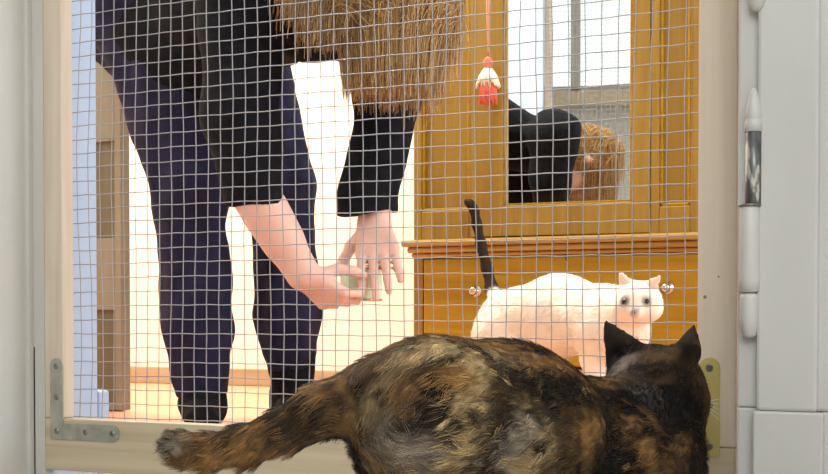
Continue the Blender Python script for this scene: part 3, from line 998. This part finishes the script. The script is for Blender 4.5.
cat2 = np_mesh('cat', V2, Q2_, M['wskin'], None, wcoat(V2))
tag(cat2, 'white cat with a dark raised tail standing sideways in front of the wardrobe', 'cat')
for e in eye_c:
    bm = bmesh.new()
    bmesh.ops.create_uvsphere(bm, u_segments=14, v_segments=10, radius=0.0062, matrix=Matrix.Translation(Vector(e - wf * 0.0026)))
    from_bm('eye', bm, M['eye'], cat2, True)
bm = bmesh.new()
bmesh.ops.create_icosphere(bm, subdivisions=2, radius=0.0048, matrix=Matrix.Translation(Vector(nose_c + wf * 0.002)))
from_bm('nose', bm, M['nose'] if 'nose' in M else mat('smoky pink nose', rgb(150, 120, 116), 0.5), cat2, True)
wsegs = [(Q3, Q2, .05, .9), (Q2, Q1, .06, 1), (Q1, Q0, .07, 1), (WH + wf * .03, WH - wf * .02, .036, .4), (WH - wf * .02, Q2, .04, .8)]
wsegs += [(a, b, .022, .6) for a, b in wlegs] + [(wt[i], wt[i + 1], .011, .35) for i in range(len(wt) - 1)] + [(a, b, .006, .2) for a, b in wears]
grow(V2, Q2_, N2, 26000, 0.015, wsegs, wcoat, M['wfur'], cat2, 0.30, 0.00028, vary=0.1)

# ================================================================== PERSON
f3 = unit(A((0.9075, -0.42, 0)))
l3 = A((0.42, 0.9075, 0))
UP = A((0, 0, 1.0))
hipM = A((-1.42, 0.845, 0.79))
hipR, hipL = hipM - l3 * 0.085, hipM + l3 * 0.10
kR, kL = P3(190, 195, 0.79), P3(281, 185, 0.96)
aR, aL = P3(203, 396, 0.80), P3(292, 384, 0.97)
neck = hipM + f3 * 0.47 + UP * -0.09
shR, shL = neck - l3 * 0.165 + UP * 0.005, neck + l3 * 0.165 + UP * 0.005
eR, eL = P3(250, 186, 0.480), P3(390, 84, 0.77)
wR, wL = P3(303, 274, 0.55), P3(374, 222, 0.70)
head = neck + f3 * 0.125 + UP * -0.05
bd = Field((-1.75, 0.3, -0.01), (-0.65, 1.3, 1.0), 0.0046)
bd.chain([hipR, kR, aR], [0.082, 0.054, 0.031], 0.02)
bd.chain([hipL, kL, aL], [0.082, 0.054, 0.031], 0.02)
bd.cone(hipR, hipL, 0.08, 0.08, 0.03)
bd.chain([hipM + UP * 0.005, hipM + f3 * 0.16 + UP * 0.0, neck - f3 * 0.05], [0.085, 0.07, 0.062], 0.03, (UP, 0.8))
bd.cone(shR, shL, 0.04, 0.04, 0.03)
bd.cone(neck, head, 0.052, 0.052, 0.03)
# head, face turned to the floor
down = unit(-UP * 0.97 + f3 * 0.22)
crown = unit(f3 * 0.97 + UP * 0.22)
bd.ell(head + crown * 0.045, (0.092, 0.078, 0.098), 0.02, np.stack([crown, l3, down], 1))
bd.ell(head + down * 0.05 - crown * 0.01, (0.06, 0.05, 0.05), 0.03, np.stack([crown, l3, down], 1))
bd.cone(head + down * 0.085 + crown * 0.045, head + down * 0.108 + crown * 0.018, 0.008, 0.011, 0.01)
for s in (-1, 1):
    bd.ell(head + l3 * s * 0.073 + crown * 0.03, (0.03, 0.012, 0.02), 0.006, np.stack([crown, l3, down], 1))
bd.chain([shR, eR, wR], [0.042, 0.034, 0.027], 0.02)
bd.cone(eR * 0.7 + wR * 0.3, eR * 0.4 + wR * 0.6, 0.033, 0.029, 0.02)
bd.chain([shL, eL, wL], [0.042, 0.032, 0.0275], 0.02)
ft = unit(A((0.55, -0.8, 0)))
fs = A((0.8, 0.55, 0))
for a, d in ((aR, ft), (aL, ft)):
    h = a.copy()
    h[2] = 0.03
    t = h + d * 0.15
    t[2] = 0.022
    bd.cone(a, h - d * 0.005, 0.030, 0.022, 0.006)
    bd.cone(h - d * 0.02, t, 0.023, 0.016, 0.01)


def rodrot(v, ax, ang):
    ax = unit(ax)
    return v * math.cos(ang) + np.cross(ax, v) * math.sin(ang) + ax * (ax @ v) * (1 - math.cos(ang))


def hand(F, w, d, pn, th, curls, thumb_dir, spread=0.12, scale=1.0):
    """w wrist, d towards the fingers, pn out of the palm, th towards the thumb side"""
    d = unit(d)
    pn = unit(pn - d * (pn @ d))
    th = unit(th - d * (th @ d) - pn * (th @ pn))
    lens = [0.040, 0.045, 0.042, 0.033]
    for i in range(4):
        o = (1.5 - i) / 1.5
        kn = w + d * (0.088 - 0.006 * abs(i - 1)) * scale + th * o * 0.031 * scale
        base = w + d * 0.012 * scale + th * o * 0.016 * scale
        F.cone(base, kn, 0.0155 * scale, 0.0125 * scale, 0.010, None)
        fd = unit(d + th * o * spread)
        p = kn
        r = 0.0096 * scale
        ang = 0.0
        for j in range(3):
            ang += curls[i][j]
            v = rodrot(fd, np.cross(fd, pn), ang)
            q = p + v * lens[i] * scale * (1.0, 0.68, 0.54)[j]
            F.cone(p, q, r, r * 0.9, 0.0035)
            r *= 0.9
            p = q
    tb = w + d * 0.025 * scale + th * 0.022 * scale + pn * 0.004
    t1 = tb + unit(thumb_dir) * 0.040 * scale
    t2 = t1 + unit(thumb_dir * 0.7 + d * 0.5) * 0.032 * scale
    t3 = t2 + unit(thumb_dir * 0.4 + d * 0.8) * 0.024 * scale
    F.chain([tb, t1, t2, t3], [0.0155 * scale, 0.0115 * scale, 0.0105 * scale, 0.0085 * scale], 0.006)


tin = P3(361, 281, 0.663)
toward = unit(camv - tin)
toward[2] = 0
toward = unit(toward)
# the left hand hangs over the tin, fingers down its near face
hand(bd, wL, unit(P3(379, 264, 0.645) - wL), -toward, -sr, [(-0.02, 0.25, 0.3), (0.0, 0.22, 0.25), (0.0, 0.22, 0.22), (0.04, 0.2, 0.2)], unit(-sr * 0.75 - UP * 0.7 - toward * 0.6), 0.08, 0.86)
# the right hand reaches to the foot of the tin, fingers curled
dR = unit(P3(346, 309, 0.60) - wR)
hand(bd, wR, dR, unit(UP * 0.75 - toward * 0.5), unit(UP * 0.4 + toward * 0.9), [(0.6, 0.9, 0.5), (0.65, 0.9, 0.6), (0.7, 0.95, 0.6), (0.75, 1.0, 0.6)], unit(dR * 0.7 + UP * 0.6), 0.06, 0.78)
VB, QB = bd.mesh()
person = np_mesh('person', VB, QB, M['skin'], None)
tag(person, 'person in dark clothes with long blond hair bending low over a small tin', 'person')
for s in (-1, 1):
    bm = bmesh.new()
    bmesh.ops.create_uvsphere(bm, u_segments=14, v_segments=10, radius=0.0115, matrix=Matrix.Translation(Vector(head + down * 0.082 + crown * 0.048 + l3 * s * 0.032)))
    from_bm('eye', bm, M['eye'], person, True)

# trousers
tr = Field((-1.78, 0.45, 0.03), (-1.05, 1.3, 1.05), 0.0062)
dnR, dnL = unit(aR - kR), unit(aL - kL)


def leg_cloth(hip, kn, an, r, cuffz):
    q1 = kn * 0.35 + an * 0.65
    q2 = kn * 0.12 + an * 0.88
    d = unit(an - kn)
    cz = kn + d * ((cuffz - kn[2]) / d[2])
    c0 = cz - d * 0.042
    tr.cone(hip, kn, r[0], r[1], 0.05)
    tr.cone(kn, q1, r[1], r[2], 0.03)
    tr.cone(q1, c0, r[2], r[3], 0.02)
    tr.cone(c0, cz, r[4], r[4], 0.006, None, False, False, True)


leg_cloth(hipR, kR, aR, (0.098, 0.066, 0.066, 0.052, 0.048), P3(203, 396, 0.80)[2])
leg_cloth(hipL, kL, aL, (0.105, 0.064, 0.060, 0.052, 0.046), P3(292, 371, 0.97)[2])
tr.cone(hipR - f3 * 0.05, hipL - f3 * 0.03, 0.115, 0.115, 0.05)
tr.cone(hipM, hipM + f3 * 0.1, 0.118, 0.11, 0.05)
tr.wrinkle(0.0042, 55, 4, squash=(1, 1, 1.6))
Vt, Qt = tr.mesh()
np_mesh('trousers', Vt, Qt, M['navy'], person)
# jumper
sw = Field((-1.80, 0.3, 0.25), (-0.75, 1.25, 1.08), 0.0060)
sw.cone(hipM - f3 * 0.06, hipM + f3 * 0.2, 0.135, 0.12, 0.05, None)
sw.cone(hipR - f3 * 0.05, hipL - f3 * 0.03, 0.12, 0.12, 0.04)
sw.cone(hipM + f3 * 0.2, neck - f3 * 0.05 + UP * 0.008, 0.116, 0.080, 0.04, (l3, 1.4))
sw.cone(hipM + f3 * 0.08 - UP * 0.06, hipM + f3 * 0.24 - UP * 0.06, 0.10, 0.08, 0.05, (l3, 1.3))
sw.cone(shR - UP * 0.004, shL - UP * 0.004, 0.054, 0.054, 0.03)
# hem hanging over the hips
sw.cone(hipM - UP * 0.02 + f3 * 0.02, hipM - UP * 0.09 + f3 * 0.06, 0.135, 0.125, 0.03, (l3, 1.15))
cR = P3(256, 208, 0.49)
mR = P3(240, 120, 0.478)
sw.cone(shR, mR, 0.070, 0.056, 0.03)
sw.cone(mR, cR * 1.25 - mR * 0.25, 0.056, 0.044, 0.02, None, False, False, False, (cR, -UP * 1.0 + sr * 0.02))
cL = P3(369, 214, 0.70)
sw.cone(shL, eL, 0.075, 0.058, 0.03)
sw.cone(eL + UP * 0.02, cL * 1.25 - eL * 0.25, 0.058, 0.047, 0.02, None, False, False, False, (cL, -UP * 1.0 + sr * 0.05))
sw.wrinkle(0.0042, 48, 9)
# roll collar
sw.cone(neck - f3 * 0.02, neck + (head - neck) * 0.62, 0.070, 0.066, 0.02)
Vs, Qs = sw.mesh()
np_mesh('jumper', Vs, Qs, M['black_cloth'], person)
# socks
for a in (aR, aL):
    sf = Field((a[0] - 0.12, a[1] - 0.2, -0.002), (a[0] + 0.25, a[1] + 0.12, 0.2), 0.005)
    h = a.copy()
    h[2] = 0.032
    t = h + ft * 0.150
    t[2] = 0.022
    top = a + UP * 0.08
    sf.cone(top, h, 0.047, 0.041, 0.01)
    sf.cone(h - ft * 0.02, t, 0.030, 0.022, 0.02, (fs, 1.35))
    sf.wrinkle(0.0016, 90, 5)
    Vq, Qq = sf.mesh()
    Vq[:, 2] = np.maximum(Vq[:, 2], 0.002)
    np_mesh('sock', Vq, Qq, M['sock'], person)

# ---- long hair falling from the head
nh = 15000
hc_ = head + crown * 0.045
BM_ = np.stack([crown, l3, down], 1)
u = unit(RNG.normal(size=(nh * 3, 3)))
keep = (u @ down < 0.75)
u = u[keep][:nh]
nh = len(u)
rootp = hc_ + (u @ crown)[:, None] * crown * 0.092 + (u @ l3)[:, None] * l3 * 0.078 + (u @ down)[:, None] * down * 0.096
hanks = [  # end pixel, depth, spread, share: the hanks in which the hair falls
    ((290, 14), 0.44, .016, .12), ((304, 36), 0.45, .012, .14), ((322, 44), 0.47, .010, .14), ((340, 34), 0.48, .010, .10), ((356, 56), 0.505, .010, .09),
    ((372, 88), 0.50, .010, .12), ((388, 93), 0.52, .011, .14), ((404, 88), 0.55, .012, .12), ((418, 70), 0.58, .013, .09),
    ((434, 58), 0.60, .014, .07), ((452, 72), 0.62, .014, .045), ((470, 60), 0.64, .014, .03)]
sh = A([h_[3] for h_ in hanks])
sh = sh / sh.sum()
gp = A([P3(h_[0][0], h_[0][1], h_[1]) for h_ in hanks])
gs = A([h_[2] for h_ in hanks])
order = np.argsort(rootp @ sr + RNG.normal(size=nh) * 0.03)
gi = np.zeros(nh, int)
gi[order] = np.searchsorted(np.cumsum(sh)[:-1], np.linspace(0, 0.9999, nh), side='right')
loose = RNG.random(nh) < 0.4
gi[loose] = RNG.integers(5, 8, loose.sum())
endp = gp[gi] + RNG.normal(size=(nh, 3)) * gs[gi][:, None] * A((1, 1, 1.0))
pull = np.where(loose, 0.15, np.where(gi < 5, 0.88, 0.5))[:, None] * A((1.0, 1.0, 0.0)) + A((0, 0, 1.0))
own_ = hc_ + (rootp - hc_) * 1.04
endp = own_ * (1 - pull) + endp * pull
endp[:, 2] += np.abs(RNG.normal(size=nh)) * 0.022 + 0.020 * np.sin(np.arange(nh) % 9 * 1.7) * loose + 0.012 * loose * np.clip((0.12 - (rootp @ sr - (rootp @ sr).min())) / 0.05, 0, 1)
k = 10
pts = np.zeros((nh, k, 3))
ctrl = rootp + u * 0.03 + UP * 0.01
ctrl2 = endp + UP * 0.11 + RNG.normal(size=(nh, 3)) * 0.006
for i in range(k):
    t = i / (k - 1)
    pts[:, i] = (1 - t) ** 3 * rootp + 3 * (1 - t) ** 2 * t * ctrl + 3 * (1 - t) * t * t * ctrl2 + t ** 3 * endp
hcol = A([A(rgb(*c)[:3]) for c in ((150, 112, 58), (178, 142, 84), (128, 90, 44), (196, 166, 118), (170, 138, 88))])
tone = hcol[RNG.integers(0, 5, nh)] * RNG.uniform(0.75, 1.2, (nh, 1)) * (0.85 + 0.3 * (gi[:, None] > 4))
strands('hair', pts, np.full(nh, 0.0006) * RNG.uniform(0.6, 1.3, nh), np.clip(tone, 0, 1), M['hair'], person, 0.45)

# ---- the tin of food between the hands
tinb = bmesh.new()
add_lathe(tinb, tin - A((0, 0, 0.032)), [(0.030, 0), (0.033, 0.002), (0.034, 0.006), (0.034, 0.050), (0.0325, 0.052)], 32)
tino = from_bm('food_tin', tinb, M['tin_green'], None, True)
tag(tino, 'small pale green tin with metal rims held between the two hands', 'tin')
for z in (0.0008, 0.0515):
    rb = bmesh.new()
    add_lathe(rb, tin - A((0, 0, 0.032)), [(0.032, z - 0.002), (0.0352, z - 0.001), (0.0352, z + 0.0015), (0.0325, z + 0.002), (0.030, z + 0.0005)], 32)
    from_bm('rim', rb, M['silver'], tino, True)

# ================================================================== LIGHT


def area(name, loc, rot, sx, sy, power, color):
    L = bpy.data.lights.new(name, 'AREA')
    L.shape = 'RECTANGLE'
    L.size, L.size_y = sx, sy
    L.energy = power
    L.color = color
    o = bpy.data.objects.new(name, L)
    o.location = loc
    o.rotation_euler = rot
    link(o)
    return o


area('daylight_hall_window', (1.72, 1.0, 1.35), (0, math.radians(90), 0), 1.7, 1.5, 52, (0.72, 0.87, 1.0))
area('added_room_light', ((LX0 + LX1) / 2, RY - 0.12, (LZ0_ + LZ1_) / 2), (math.radians(90), 0, 0), LX1 - LX0, LZ1_ - LZ0_, 38, (0.93, 0.97, 1.0))  # added main light of the near room, in the added window
cl = bpy.data.lights.new('hall_ceiling_lamp', 'AREA')
cl.shape = 'RECTANGLE'
cl.size = 1.3
cl.size_y = 0.4
cl.energy = 125
cl.color = (1.0, 0.95, 0.86)
co = bpy.data.objects.new('hall_ceiling_lamp', cl)
co.location = (-1.75, 1.3, 2.46)
link(co)

wd_ = bpy.data.worlds.new('sky')
SC.world = wd_
wd_.use_nodes = True
bg = wd_.node_tree.nodes['Background']
bg.inputs['Color'].default_value = (0.95, 1.0, 0.96, 1)
bg.inputs['Strength'].default_value = 1.45

SC.view_settings.view_transform = 'Standard'
SC.view_settings.look = 'None'
SC.view_settings.gamma = 1.0
SC.view_settings.use_curve_mapping = False
SC.view_settings.exposure = 0.0
